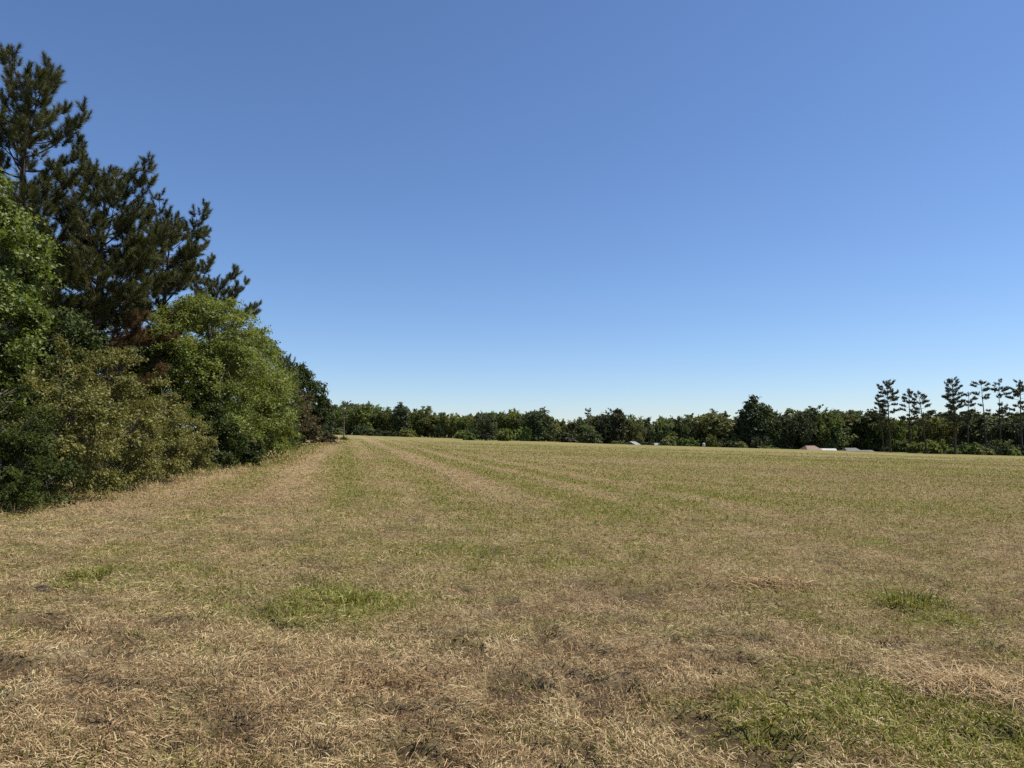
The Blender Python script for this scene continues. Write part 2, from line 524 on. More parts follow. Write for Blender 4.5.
def field_state(x, y):
    """how green, how brown and how pale the sward is at a place (0..1 each)"""
    s = x + .235 * y
    g = .30 + .06 * smooth(7, 16, y) + .10 * smooth(14, 32, y) + .5 * (fbm(x / 2.6, y / 2.2, 21) - .5) + 1.1 * (fbm(x / .45, y / .36, 33, 3) - .5) + .35 * (fbm(x / 11, y / 11, 77, 2) - .5)
    left = 1 - smooth(4, 22, s)
    g = g + .75 * (vnoise(s / .8, y / 40, 41) - .5) * left * smooth(8, 22, y)
    g = g + .7 * (vnoise(x / 45 + 3, y / 6 - x / 120, 43) - .5) * (1 - left) * smooth(14, 35, y)
    wob = s + .5 * (vnoise(s / 3, y / 14, 47) - .5)
    g = g + .29 * np.cos(wob * 2.2) * (.35 + .65 * vnoise(x / 1.5, y / 5, 49)) * left * smooth(9, 20, y)
    g = g + .08 * np.exp(-((s - .8) / 1.3) ** 2) * smooth(13, 19, y) + .16 * smooth(3, 12, s) * smooth(12, 22, y)
    g = g - .14 * np.exp(-((s + 2.2) / .9) ** 2) * smooth(10, 16, y) - .12 * np.exp(-((s - 3.6) / 1.0) ** 2) * smooth(14, 24, y)
    g = g - .25 * np.exp(-((y - 5.0) / .7) ** 2) - .12 * smooth(6, 3.6, y)
    b = .25 + .5 * (fbm(x / 1.2 + 9, y / .8, 55) - .5) + 1.4 * (fbm(x / .28 + 9, y / .22, 57, 2) - .5)
    p = .24 + .45 * (fbm(x / 1.2 - 4, y / .7, 66) - .5) + .9 * (fbm(x / .3 - 4, y / .2, 68, 2) - .5)
    p = p - .15 * np.cos(wob * 2.2) * left * smooth(9, 20, y) + .22 * np.exp(-((s + 4.2) / 1.3) ** 2) * smooth(7, 14, y)
    g = g - .15 * np.exp(-((s + 4.2) / 1.3) ** 2) * smooth(7, 14, y)
    for px, py, rx, ry, k in GREEN: g = g + .75 * k * patch(x, y, px, py, rx, ry)
    for px, py, rx, ry, k in BROWN:
        q = k * patch(x, y, px, py, rx, ry); b = b + .7 * q; g = g - .35 * q
    for px, py, rx, ry, k in PALE:
        q = k * patch(x, y, px, py, rx, ry); p = p + .8 * q; g = g - .2 * q
    return np.clip(g, 0, 1), np.clip(b, 0, 1), np.clip(p, 0, 1)

def ground_material():
    m, n, l = new_mat("mown_field_ground")
    out = n.new("ShaderNodeOutputMaterial")
    p = n.new("ShaderNodeBsdfPrincipled"); p.inputs["Roughness"].default_value = 1.0; p.inputs["Specular IOR Level"].default_value = 0.05
    geo = n.new("ShaderNodeNewGeometry")
    def attr(nm):
        a = n.new("ShaderNodeAttribute"); a.attribute_name = nm; return a.outputs["Fac"]
    def noise(scale, detail=5, rough=.65, vec=None):
        z = n.new("ShaderNodeTexNoise"); z.inputs["Scale"].default_value = scale; z.inputs["Detail"].default_value = detail; z.inputs["Roughness"].default_value = rough
        l.new(vec or geo.outputs["Position"], z.inputs["Vector"]); return z.outputs["Fac"]
    def mix(f, a, b):
        x = n.new("ShaderNodeMix"); x.data_type = "RGBA"
        l.new(f, x.inputs[0])
        for k, v in ((6, a), (7, b)):
            if isinstance(v, tuple): x.inputs[k].default_value = (*v, 1)
            else: l.new(v, x.inputs[k])
        return x.outputs[2]
    fine = noise(28, 6, .75)
    mid = noise(5.5, 6, .7)
    straw = ramp(n, [(.28, (.09, .064, .032)), (.5, (.225, .168, .083)), (.72, (.37, .29, .155))]); l.new(fine, straw.inputs[0])
    brown = ramp(n, [(.3, (.085, .055, .036)), (.7, (.22, .150, .095))]); l.new(fine, brown.inputs[0])
    pale = ramp(n, [(.3, (.20, .155, .085)), (.7, (.42, .345, .21))]); l.new(fine, pale.inputs[0])
    green = ramp(n, [(.28, (.060, .060, .016)), (.5, (.140, .138, .036)), (.72, (.22, .205, .065))]); l.new(fine, green.inputs[0])
    def push(a, gain, off):
        return math_node(n, l, "ADD", math_node(n, l, "MULTIPLY", a, gain), math_node(n, l, "MULTIPLY", math_node(n, l, "SUBTRACT", mid, .5), off))
    def clampn(a):
        c = n.new("ShaderNodeClamp"); l.new(a, c.inputs[0]); return c.outputs[0]
    col = mix(clampn(push(attr("brown"), .85, .9)), straw.outputs[0], brown.outputs[0])
    col = mix(clampn(push(attr("pale"), .8, .9)), col, pale.outputs[0])
    col = mix(clampn(push(attr("green"), 1.05, 1.1)), col, green.outputs[0])
    bare = ramp(n, [(.3, (.05, .035, .022)), (.7, (.14, .10, .06))]); l.new(fine, bare.inputs[0])  # bare soil, coloured darker to include the shade between hay lumps
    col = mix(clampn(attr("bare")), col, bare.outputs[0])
    l.new(col, p.inputs["Base Color"])
    b = n.new("ShaderNodeBump"); b.inputs["Strength"].default_value = .9; b.inputs["Distance"].default_value = .05
    l.new(math_node(n, l, "ADD", fine, mid), b.inputs["Height"]); l.new(b.outputs[0], p.inputs["Normal"])
    l.new(p.outputs[0], out.inputs[0])
    return m

def build_ground():
    ys = np.concatenate([np.linspace(-25, 1.2, 24)[:-1], np.geomspace(1.2, 260, 560), np.geomspace(270, 4000, 24)])
    t = np.linspace(-1, 1, 461)
    w = 1.35 * np.abs(ys) + 28
    X = w[:, None] * (.10 * t + .90 * t ** 3)[None, :]
    Y = np.repeat(ys[:, None], len(t), 1)
    Z = base_z(X, Y) + bump_z(X, Y)
    g, b, p = field_state(X, Y)
    bare = np.clip(1 - matted(X, Y) * 1.2, 0, 1) * 1.0 * np.clip(1.35 - Y / 18, 0, 1)  # hollows between hay lumps: soil showing, with their shade painted in, fading with distance
    nr, nc = X.shape
    i = np.arange(nr - 1)[:, None] * nc; j = np.arange(nc - 1)[None, :]
    Q = np.stack([i + j, i + j + 1, i + nc + j + 1, i + nc + j], -1).reshape(-1, 4)
    me = mesh_from("ground", np.stack([X, Y, Z], -1).reshape(-1, 3), quads=Q, smooth_shade=True,
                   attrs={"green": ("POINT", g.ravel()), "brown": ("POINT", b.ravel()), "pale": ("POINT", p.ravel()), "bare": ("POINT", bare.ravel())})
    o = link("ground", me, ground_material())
    tag(o, "broad mown hayfield of dry and green stubble sloping gently to the right", "field", kind="structure")
build_ground()

M["straw"] = leaf_mat("dry_straw", [(0, (.078, .048, .024)), (.3, (.21, .134, .065)), (.6, (.375, .272, .142)), (.85, (.52, .412, .225)), (1, (.64, .54, .34))], .12, .75, .1)
M["grass"] = leaf_mat("green_grass", [(0, (.062, .066, .014)), (.45, (.155, .160, .032)), (.8, (.25, .25, .06)), (1, (.37, .34, .12))], .3, .6, .15)

def spread_points(rng, n, y0, y1, e):
    """points over the field: fewer per square metre the farther away; e = exponent of the density in y"""
    u = rng.random(n)
    k = 1 - e
    y = (y0 ** k + u * (y1 ** k - y0 ** k)) ** (1 / k)
    x = (rng.random(n) * 2 - 1) * (.84 * y + 4.6)
    return x, y

def blades(name, X, Y, length, width, az, pitch, lift, tint, bend, mat, label, cat, seg2=True):
    n = len(X)
    Z = base_z(X, Y) + bump_z(X, Y) + lift
    o = np.stack([X, Y, Z], 1)
    h = np.stack([np.cos(az), np.sin(az), np.zeros(n)], 1)
    d0 = h * np.cos(pitch)[:, None]; d0[:, 2] = np.sin(pitch)
    p1 = pitch - bend
    d1 = h * np.cos(p1)[:, None]; d1[:, 2] = np.sin(p1)
    side = np.stack([-np.sin(az), np.cos(az), np.zeros(n)], 1)
    rng = np.random.default_rng(n)
    roll = rng.normal(size=n) * .7
    sv = side * np.cos(roll)[:, None]; sv[:, 2] = np.sin(roll)
    sv *= (width * .5)[:, None]
    # a sideways kink halfway
    kink = side * (rng.normal(size=n) * .16 * length)[:, None]
    a = o; b = o + d0 * (length * .55)[:, None] + kink * .5; c = b + d1 * (length * .45)[:, None] + kink * .3
    V = np.stack([a - sv, a + sv, b + sv * .85, b - sv * .85, c], 1).reshape(-1, 3)
    base = np.arange(n) * 5
    Q = np.stack([base, base + 1, base + 2, base + 3], 1)
    T = np.stack([base + 3, base + 2, base + 4], 1)
    tt = np.clip(tint, 0, 1)
    me = mesh_from(name, V, quads=Q, tris=T, attrs={"tint": ("FACE", np.concatenate([tt, tt]))})
    ob = link(name, me, M[mat])
    tag(ob, label, cat, kind="stuff")
    return ob

def build_grass():
    rng = np.random.default_rng(7)
    # lying straw and hay litter
    x, y = spread_points(rng, 1080000, 1.6, 95, 1.2)
    g, b, p = field_state(x, y)
    clump = .25 + .5 * matted(x, y)
    keep = rng.random(len(x)) < np.clip(.86 - .65 * g + 1.1 * (clump - .5), .05, 1)
    x, y, g, b, p, clump = (q[keep] for q in (x, y, g, b, p, clump))
    n = len(x)
    grow = np.sqrt(np.clip(y / 6, 1, 20))
    length = (.022 + .085 * rng.random(n) ** 2.4) * np.clip(grow, 1, 1.7)
    longer = rng.random(n) < .025
    length = np.where(longer, length * 2.0, length)
    width = np.maximum(.0022 + .0026 * rng.random(n), .0005 * y)
    swirl = 6.28 * vnoise(x / .35, y / .35, 93)
    az = np.where(rng.random(n) < .55, swirl + rng.normal(size=n) * .5, rng.random(n) * 6.28)
    pitch = np.abs(rng.normal(size=n)) * .38
    lift = .002 + .055 * rng.random(n) ** 1.5 * np.clip(clump - .2, 0, 1) * 1.6
    tint = .50 + .34 * (rng.random(n) - .5) * 1.8 - .26 * (b - .3) + .26 * (p - .25) + .15 * (clump - .5)
    tint = .5 + (tint - .5) * np.clip(7 / y, .3, 1)
    blades("dry_grass", x, y, length, width, az, pitch, lift, tint, pitch * 1.7 + .5 * rng.random(n), "straw",
           "dry tan cut grass lying matted over the whole mown field", "dry grass")
    # standing stubble, dry and green
    x, y = spread_points(rng, 860000, 1.6, 130, 1.15)
    g, b, p = field_state(x, y)
    # blades gather in small tufts
    tx, ty = np.round(x / .07) * .07, np.round(y / .07) * .07
    tuft = hash2(np.round(x / .07), np.round(y / .07), 5)
    pull = .45 * (tuft > .35) * (y < 25)
    x = x + (tx - x) * pull + rng.normal(size=len(x)) * .004
    y = y + (ty - y) * pull + rng.normal(size=len(x)) * .004
    lump = matted(x, y)
    isg = rng.random(len(x)) < np.clip(g * 1.0 - .03, 0.03, .88)
    n = len(x)
    grow = np.clip(np.sqrt(np.clip(y / 8, 1, 20)), 1, 1.15)
    az = rng.random(n) * 6.28
    pitch = R(52) + rng.normal(size=n) * .42
    width = np.maximum(.003 + .0035 * rng.random(n), .0006 * y)
    length = (.025 + .055 * rng.random(n)) * (.65 + .7 * tuft) * grow
    bend = .25 + .9 * rng.random(n)
    for mask, nm, mt, lab, cat in ((~isg, "dry_stubble", "straw", "short dry brown stubble standing all over the mown field", "stubble"),
                                   (isg, "green_grass", "grass", "short green grass regrowing in patches between the dry stubble", "grass")):
        q = mask & (rng.random(n) < ((.70 * (1 - np.clip(1.4 - y / 18, 0, 1) * .8 * (1 - lump))) if nm == "dry_stubble" else 1))
        k = q.sum()
        if nm == "green_grass":
            tint = .45 + .5 * (rng.random(k) - .5) + .2 * (g[q] - .5) + .2 * (tuft[q] - .5) + .5 * (vnoise(x[q] / .3, y[q] / .25, 61) - .5)
            ln = length[q] * (.85 + .55 * g[q]); wd = width[q] * (1.0 + .6 * g[q])
            broad = (rng.random(k) < .22) & (y[q] < 22)
            ln = np.where(broad, .016 + .022 * rng.random(k), ln); wd = np.where(broad, .008 + .009 * rng.random(k), wd)
            pq = pitch[q]; pitch[q] = np.where(broad, .1 + .7 * rng.random(k), pq)
        else:
            tint = .46 + .5 * (rng.random(k) - .5) - .3 * (b[q] - .3) + .3 * (p[q] - .25)
            ln, wd = length[q], width[q]
        tint = .45 + (tint - .45) * np.clip(7 / y[q], .35, 1)
        blades(nm, x[q], y[q], ln, wd, az[q], pitch[q], np.zeros(k) - .003, tint, bend[q], mt, lab, cat)
build_grass()

def wood_edge_x(y):
    return np.interp(y, [8, 12.3, 14.4, 16.8, 19.6, 22.6, 26.4, 28.8, 34.5, 64, 80, 95], [-8.0, -8.0, -8.2, -8.6, -9.0, -9.6, -10.1, -10.2, -10.6, -17.4, -19.4, -22])

def build_margin():
    rng = np.random.default_rng(19)
    n = 16000
    y = 8 + 80 * rng.random(n) ** 1.6
    clump = vnoise(y / .5, np.zeros(n), 71)
    x = wood_edge_x(y) - 1.3 * rng.random(n) + .45 * rng.normal(size=n) * (.3 + vnoise(y / 1.7, np.zeros(n) + 4, 72))
    keep = rng.random(n) < .25 + clump
    x, y = x[keep], y[keep]
    n = len(x)
    length = (.10 + .26 * rng.random(n) ** 1.5)
    width = np.maximum(.006 + .004 * rng.random(n), .0006 * y)
    gr = rng.random(n) < .55
    az = rng.random(n) * 6.28
    pitch = R(68) + rng.normal(size=n) * .25
    bend = .3 + 1.0 * rng.random(n)
    blades("tall_green_grass", x[gr], y[gr], length[gr], width[gr], az[gr], pitch[gr], np.zeros(gr.sum()), .2 + .6 * rng.random(gr.sum()), bend[gr], "grass",
           "taller unmown green grass along the foot of the wood edge", "tall grass")
    q = ~gr
    blades("tall_dry_grass", x[q], y[q], length[q], width[q], az[q], pitch[q], np.zeros(q.sum()), .35 + .5 * rng.random(q.sum()), bend[q], "straw",
           "taller dry grass stems along the foot of the wood edge", "tall grass")
build_margin()

# ================================================================== THE WOOD EDGE ON THE LEFT
def L(px, depth):
    return at(px, depth)

# pines
t = pine("pine_tree", L(2, 24), 11, height_for(10, 24, 48), .22, 3.1, .20, lean=(.45, -.2), dead_below=.0, top_round=.42, tuft_mul=1.1)
tag(t, "tallest dark pine at the left edge with its top above every other tree", "pine tree", "pines of the wood edge")
t = pine("pine_tree", L(88, 26), 23, height_for(105, 26, 145), .15, 4.1, .17, lean=(.55, -.3), dead_below=.36, top_round=.40, tuft_mul=1.15)
tag(t, "second tallest pine, open top with spreading upturned limbs and brown lower needles", "pine tree", "pines of the wood edge")
t = pine("pine_tree", L(156, 31), 37, height_for(166, 31, 200), .22, 3.6, .16, lean=(.5, -.2), dead_below=.38, top_round=.30, tuft_mul=1.3, gap=.05, rise=(0, 36))
tag(t, "pine right of the open-topped one with rust-brown dead needles low down", "pine tree", "pines of the wood edge")
t = pine("pine_tree", L(205, 37), 41, height_for(213, 37, 262), .30, 3.1, .15, lean=(.5, 0), top_round=.30, rise=(2, 26))
tag(t, "small pine poking one long limb rightwards over the light green tree", "pine tree", "pines of the wood edge")
t = pine("pine_tree", L(46, 30), 57, height_for(52, 30, 222), .25, 3.9, .17, lean=(.2, 0), top_round=.34, tuft_mul=1.0, gap=.12)
tag(t, "dim pine deep in the wood between the two tallest pines", "pine tree", "pines of the wood edge")

# broadleaf trees
t = broadleaf("sweetgum_tree", L(-66, 14.2), 3, [(0, 0, 4.9, 1.9, 1.8, 1.5), (.55, -.2, 3.5, 1.6, 1.5, 1.3), (.2, 0, 5.9, 1.2, 1.2, .9), (.75, .2, 2.4, 1.5, 1.4, 1.1)], 5.2, .16,
              "gum_leaf", 150, 380, (.08, .062), .36, droop=.3)
tag(t, "bright broad-leaved tree leaning in at the left picture edge below the tallest pine", "tree")
t = broadleaf("dark_leaved_tree", L(28, 16.5), 5, [(0, 0, 3.0, 1.3, 1.3, 1.2), (-.6, .2, 2.2, 1.3, 1.2, 1.1), (.4, 0, 3.7, .9, .9, .8)], 3.4, .11,
              "dark_leaf", 100, 330, (.075, .052), .34, droop=.3)
tag(t, "dark glossy-leaved small tree under the bright broad-leaved one at the left", "tree")
t = broadleaf("light_green_tree", L(203, 28.5), 8, [(0, 0, 6.4, 2.3, 2.2, 2.1), (.6, -.3, 4.3, 2.4, 2.2, 2.0), (-.6, 0, 4.4, 1.9, 2.0, 1.8), (.5, -.2, 2.3, 2.2, 2.0, 1.9), (.2, 0, 7.7, 1.2, 1.2, 1.0)], 7.2, .2,
              "light_leaf", 280, 330, (.095, .055), .5, droop=.5)
t.scale = (1.0, 1.0, .80)
tag(t, "largest light green leafy tree of the wood edge, bushy down to the ground", "tree")
t = broadleaf("light_green_tree", L(246, 34.5), 9, [(0, 0, 4.8, 1.7, 1.7, 1.6), (.2, -.2, 3.0, 2.0, 1.9, 1.7), (.3, 0, 1.4, 1.8, 1.8, 1.3), (-.4, .2, 6.0, 1.1, 1.1, .9)], 5.2, .16,
              "light_leaf", 180, 270, (.11, .065), .46, droop=.45)
t.scale = (1.0, 1.05, .97)
tag(t, "yellow-green tree standing just right of the largest light green tree", "tree")
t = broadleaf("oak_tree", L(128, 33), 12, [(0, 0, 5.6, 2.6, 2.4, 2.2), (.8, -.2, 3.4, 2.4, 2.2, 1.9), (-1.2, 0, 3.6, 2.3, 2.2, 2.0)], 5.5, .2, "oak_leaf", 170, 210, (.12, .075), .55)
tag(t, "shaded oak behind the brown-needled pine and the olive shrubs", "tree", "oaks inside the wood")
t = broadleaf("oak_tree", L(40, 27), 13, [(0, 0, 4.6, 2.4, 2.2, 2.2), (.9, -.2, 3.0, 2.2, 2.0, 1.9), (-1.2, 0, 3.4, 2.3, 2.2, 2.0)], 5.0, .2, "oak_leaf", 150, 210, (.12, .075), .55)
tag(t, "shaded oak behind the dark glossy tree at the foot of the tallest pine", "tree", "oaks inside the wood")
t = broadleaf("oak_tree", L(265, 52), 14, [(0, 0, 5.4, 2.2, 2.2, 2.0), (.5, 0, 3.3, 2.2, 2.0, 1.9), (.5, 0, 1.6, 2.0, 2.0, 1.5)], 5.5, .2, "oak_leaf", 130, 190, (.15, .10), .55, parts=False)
tag(t, "mid-green oak between the yellow-green tree and the brown vine-hung tree", "tree", "oaks inside the wood")

# shrubs along the edge
def shrub(name, px, depth, seed, w, h, mat, label, leaf=(.06, .036), n=90, per=210, group="shrubs along the wood edge", cat="shrub", flat=.45, clump_r=.3):
    lobes = [(0, 0, h * .45, w * .8, w * .8, h * .42), (-w * .35, -.1, h * .3, w * .65, w * .6, h * .3), (w * .35, -.15, h * .33, w * .6, w * .6, h * .34), (.1 * w, .1, h * .72, w * .5, w * .5, h * .25)]
    t = broadleaf(name, L(px, depth), seed, lobes, h * .6, .05, mat, int(n * .72), int(per * 1.3), leaf, clump_r * .9, flat=flat, droop=.25, limbs_n=7, shell=.6, floor=.1, stems=3)
    return tag(t, label, cat, group)
shrub("cedar_bush", 3, 12.3, 21, .85, 2.5, "cedar", "dark feathery cedar bush at the left picture edge where the field begins", (.075, .018), 90, 330, cat="bush", clump_r=.26)
shrub("olive_shrub", 62, 14.4, 22, 1.15, 3.2, "olive_leaf", "tall olive shrub right beside the dark cedar bush", n=130, per=230)
shrub("olive_shrub", 110, 16.8, 23, 1.2, 3.7, "olive_leaf", "tallest yellow-olive shrub, between the two pines' trunks", n=140, per=230)
shrub("olive_shrub", 154, 19.6, 24, 1.2, 2.9, "olive_leaf", "spreading olive shrub with dark hollow under its right side", n=120, per=230)
shrub("olive_shrub", 186, 22.6, 25, .95, 2.0, "olive_leaf", "low rounded shrub at the foot of the largest light green tree", n=80, per=220)
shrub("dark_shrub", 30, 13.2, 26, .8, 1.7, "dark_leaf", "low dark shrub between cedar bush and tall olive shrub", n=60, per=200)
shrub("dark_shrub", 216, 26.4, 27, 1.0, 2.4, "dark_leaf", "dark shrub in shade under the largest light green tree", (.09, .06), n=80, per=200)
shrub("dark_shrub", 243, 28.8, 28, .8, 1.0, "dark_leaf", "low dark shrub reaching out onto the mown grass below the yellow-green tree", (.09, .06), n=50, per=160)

# farther along the edge
t = broadleaf("brown_tree", L(283, 64), 31, [(0, 0, 3.4, 2.1, 2.0, 2.0), (.9, -.3, 2.0, 2.3, 2.0, 1.8), (1.6, -.4, 1.2, 1.6, 1.6, 1.1)], 4.2, .18, "brown_leaf", 140, 170, (.17, .11), .5, parts=False)
tag(t, "brown withered vine-hung tree near the far end of the wood edge", "tree")
t = broadleaf("dark_tree", L(286, 70), 32, [(0, 0, 6.6, 2.0, 2.0, 1.6), (.9, 0, 5.4, 2.0, 2.0, 1.6), (-.5, 0, 4.0, 2.2, 2.0, 2.0)], 6.5, .2, "dark_leaf", 130, 170, (.19, .13), .5, parts=False)
tag(t, "dark green crown rising above the brown withered tree", "tree")
t = broadleaf("dark_tree", L(304, 80), 33, [(0, 0, 5.6, 2.2, 2.0, 1.9), (.6, 0, 3.6, 2.4, 2.0, 2.0), (.2, 0, 2.0, 2.2, 2.0, 1.6)], 5.5, .2, "dark_leaf", 120, 150, (.2, .14), .55, parts=False)
tag(t, "rounded dark tree at the far end of the wood edge behind the brown withered one", "tree")
t = pine("pine_tree", L(280, 62), 34, height_for(280, 62, 352), .45, 2.0, .15, n_per=60, width=.02, needle=.24, parts=False)
tag(t, "small pine above the far end of the wood edge", "pine tree", "pines of the wood edge")
shrub("brown_bush", 326, 78, 35, 1.35, 1.2, "brown_leaf", "low brown bush at the tip of the wood edge left of the lone sapling", (.16, .09), 60, 110, "brush at the tip of the wood", "bush")
shrub("green_bush", 276, 52, 36, 1.0, 1.8, "dark_leaf", "small dark bush under the brown withered tree", (.12, .08), 50, 120)

# lone sapling
def sapling():
    rng = np.random.default_rng(4)
    x, y, z = at(344, 112)
    root = empty("sapling", (x, y, z))
    H = height_for(344, 112, 403)
    T = Tubes()
    tp = curve(np.array([0, 0, -.2]), np.array([.1, 0, H * .5]), np.array([-.05, 0, H]), 10)
    T.add(tp, np.linspace(.12, .04, 10), 6)
    P = []
    for k in range(11):
        f = .30 + .7 * k / 11
        s = tp[int(f * 9)]
        a = k * 2.4
        e = s + np.array([math.cos(a), math.sin(a), .8]) * (.35 + .25 * rng.random())
        T.add(np.array([s, (s + e) / 2, e]), [.025, .018, .01], 4)
        if f > .75: P.append(e)
    link("trunk", T.mesh("trunk"), M["grey_bark"], root)
    P = np.array(P + [tp[-1]])
    ci = rng.integers(0, len(P), 420)
    C = P[ci] + rng.normal(size=(420, 3)) * .20
    me = leaves_mesh("crown", C, rng.normal(size=(420, 3)), rng.normal(size=(420, 3)) + [0, 0, 1], .17 * np.ones(420), .11 * np.ones(420), rng.random(420))
    link("crown", me, M["oak_leaf"], root)
    C = np.stack([rng.normal(size=500) * .30, rng.normal(size=500) * .30, np.abs(rng.normal(size=500)) * .22], 1)
    me = leaves_mesh("weeds", C, rng.normal(size=(500, 3)) + [0, 0, .8], rng.normal(size=(500, 3)), .2 * np.ones(500), .08 * np.ones(500), rng.random(500))
    link("foliage", me, M["dark_leaf"], root)
    tag(root, "lone thin sapling with a bare stem and a dark tuft at its foot", "sapling")
sapling()

# ================================================================== THE FAR TREELINE
def far_variant(seed, kind):
    rng = np.random.default_rng(seed)
    h = 10.0
    if kind == "round":
        lobes = [(0, 0, 6.2, 3.3, 3.0, 3.2)] + [(rng.normal() * 1.5, rng.normal() * 1.5, 3.2 + 5.2 * rng.random(), 1.7 + rng.random(), 1.8, 1.3 + .8 * rng.random()) for _ in range(6)] + [(0, 0, 2.0, 3.1, 2.8, 2.0)]
    elif kind == "tall":
        lobes = [(0, 0, 5.0, 2.2, 2.1, 4.0)] + [(rng.normal() * .8, rng.normal() * .8, 3 + 6.2 * rng.random(), 1.2 + .6 * rng.random(), 1.3, 1.2) for _ in range(7)] + [(0, 0, 9.2, .8, .8, .9), (0, 0, 1.9, 2.5, 2.3, 1.9)]
    else:
        lobes = [(rng.normal() * 1.8, rng.normal() * 1.4, 3.0 + 5.6 * rng.random(), 1.6 + .9 * rng.random(), 1.7, 1.2 + .7 * rng.random()) for _ in range(10)] + [(0, 0, 3.2, 2.8, 2.5, 2.5), (.5, 0, 1.6, 2.7, 2.4, 1.6)]
    mat = {"round": "far_leaf", "tall": "far_dark", "loose": "far_light"}[kind]
    return broadleaf("far_tree", (0, 0, 0), seed, lobes, 7.0, .2, mat, 150, 66, (.40, .28), .66, upn=.35, limbs_n=8, parts=False, shell=.5, floor=.15)

PROTO = {("round", k): far_variant(100 + k, "round") for k in range(3)}
PROTO.update({("tall", k): far_variant(200 + k, "tall") for k in range(3)})
PROTO.update({("loose", k): far_variant(300 + k, "loose") for k in range(3)})
TOPZ = {}
for key, p in PROTO.items():
    me = [c for c in p.children if c.name.startswith("crown")][0].data
    co = np.empty(len(me.vertices) * 3, np.float32); me.vertices.foreach_get("co", co)
    TOPZ[key] = float(np.percentile(co.reshape(-1, 3)[:, 2], 99.3))
used = set()
NAMES = {"round": "broadleaf_tree", "tall": "upright_tree", "loose": "loose_crowned_tree"}
def place_far(kind, v, px, depth, py_top, width=1.0, rz=0.0, label=None, group=None, mat=None):
    p = PROTO[(kind, v)]
    if (kind, v) in used:
        o = copy_tree(p)
    else:
        o = p; used.add((kind, v))
    o.name = NAMES[kind]
    o.location = at(px, depth)
    s = max(height_for(px, depth, py_top), 1.5) / TOPZ[(kind, v)]
    o.scale = (s * width * 1.12, s * width * 1.12, s)
    o.rotation_euler = (0, 0, rz)
    for k in ("label", "category", "group"):
        if k in o: del o[k]
    tag(o, label, "tree", group)
    if mat:
        for ch in o.children:
            if ch.name.startswith("crown"):
                ch.material_slots[0].link = "OBJECT"
                ch.material_slots[0].material = M[mat]
    return o

TOPX = [300, 335, 350, 375, 390, 402, 430, 460, 480, 500, 520, 540, 555, 575, 600, 620, 632, 642, 662, 690, 712, 732, 748, 775, 800, 830, 860, 880, 905, 930, 960, 1000, 1060, 1160]
TOPY = [400, 405, 404, 408, 409, 406, 409, 411, 409, 411, 412, 412, 418, 419, 414, 411, 415, 425, 420, 414, 414, 421, 412, 416, 410, 413, 414, 415, 419, 416, 411, 416, 412, 412]

# standouts first: (kind, variant, px, depth, top row, width, label, material)
STAND = [
    ("tall", 0, 754, 208, 399, 1.0, "tallest dark upright tree of the far treeline, a twin-topped dense crown", "far_dark"),
    ("tall", 1, 769, 211, 405, .75, "narrow pointed tree leaning against the tallest dark upright one", "far_leaf"),
    ("round", 0, 536, 205, 410, 1.15, "broad dark round tree in the middle of the far treeline", "far_dark"),
    ("round", 1, 487, 176, 416, .95, "dark round tree standing forward of the treeline with pale bushes at its foot", "far_dark"),
    ("tall", 2, 618, 209, 410, .95, "dark double-topped tree left of the gap where sky dips lowest", "far_dark"),
    ("round", 2, 704, 212, 413, 1.3, "broad rounded tree left of the tallest dark upright one", "far_leaf"),
    ("loose", 0, 362, 226, 404, 1.0, "light green loose-crowned tree just right of the lone sapling", "far_light"),
    ("tall", 0, 402, 222, 404, 1.0, "dark tree like a spruce breaking the light green treeline at the left", "far_dark"),
    ("loose", 1, 428, 224, 408, 1.1, "pale loose-crowned tree right of the dark spruce-like one", "far_light"),
    ("loose", 2, 515, 214, 410, .9, "pale tree squeezed left of the broad dark round tree", "far_light"),
    ("round", 0, 806, 218, 409, 1.1, "domed tree above the pink-roofed house", "far_leaf"),
    ("round", 1, 838, 220, 412, 1.25, "wide domed tree above the white-roofed shed", "far_leaf"),
    ("round", 2, 866, 218, 413, 1.1, "dark domed tree left of the first tall bare-trunked pine", "far_dark"),
    ("loose", 0, 938, 186, 418, 1.0, "bright green loose tree between the paired pines and the tallest pine on the right", "far_light"),
    ("round", 1, 968, 188, 411, 1.1, "dense dark tree behind the tallest pine on the right", "far_dark"),
    ("round", 2, 1017, 182, 420, 1.0, "dark rounded tree at the right picture edge below the last pine", "far_dark"),
    ("loose", 2, 663, 213, 420, 1.1, "light green tree over the small pale-roofed sheds right of the sky gap", "far_light"),
    ("tall", 2, 326, 160, 400, .9, "dark tree closing the corner between wood edge and far treeline", "far_dark"),
]
rg = random.Random(5)
for kind, v, px, d, top, w, lab, mt in STAND:
    place_far(kind, v, px, d, top, w, rg.uniform(0, 6.28), lab, None, mt)
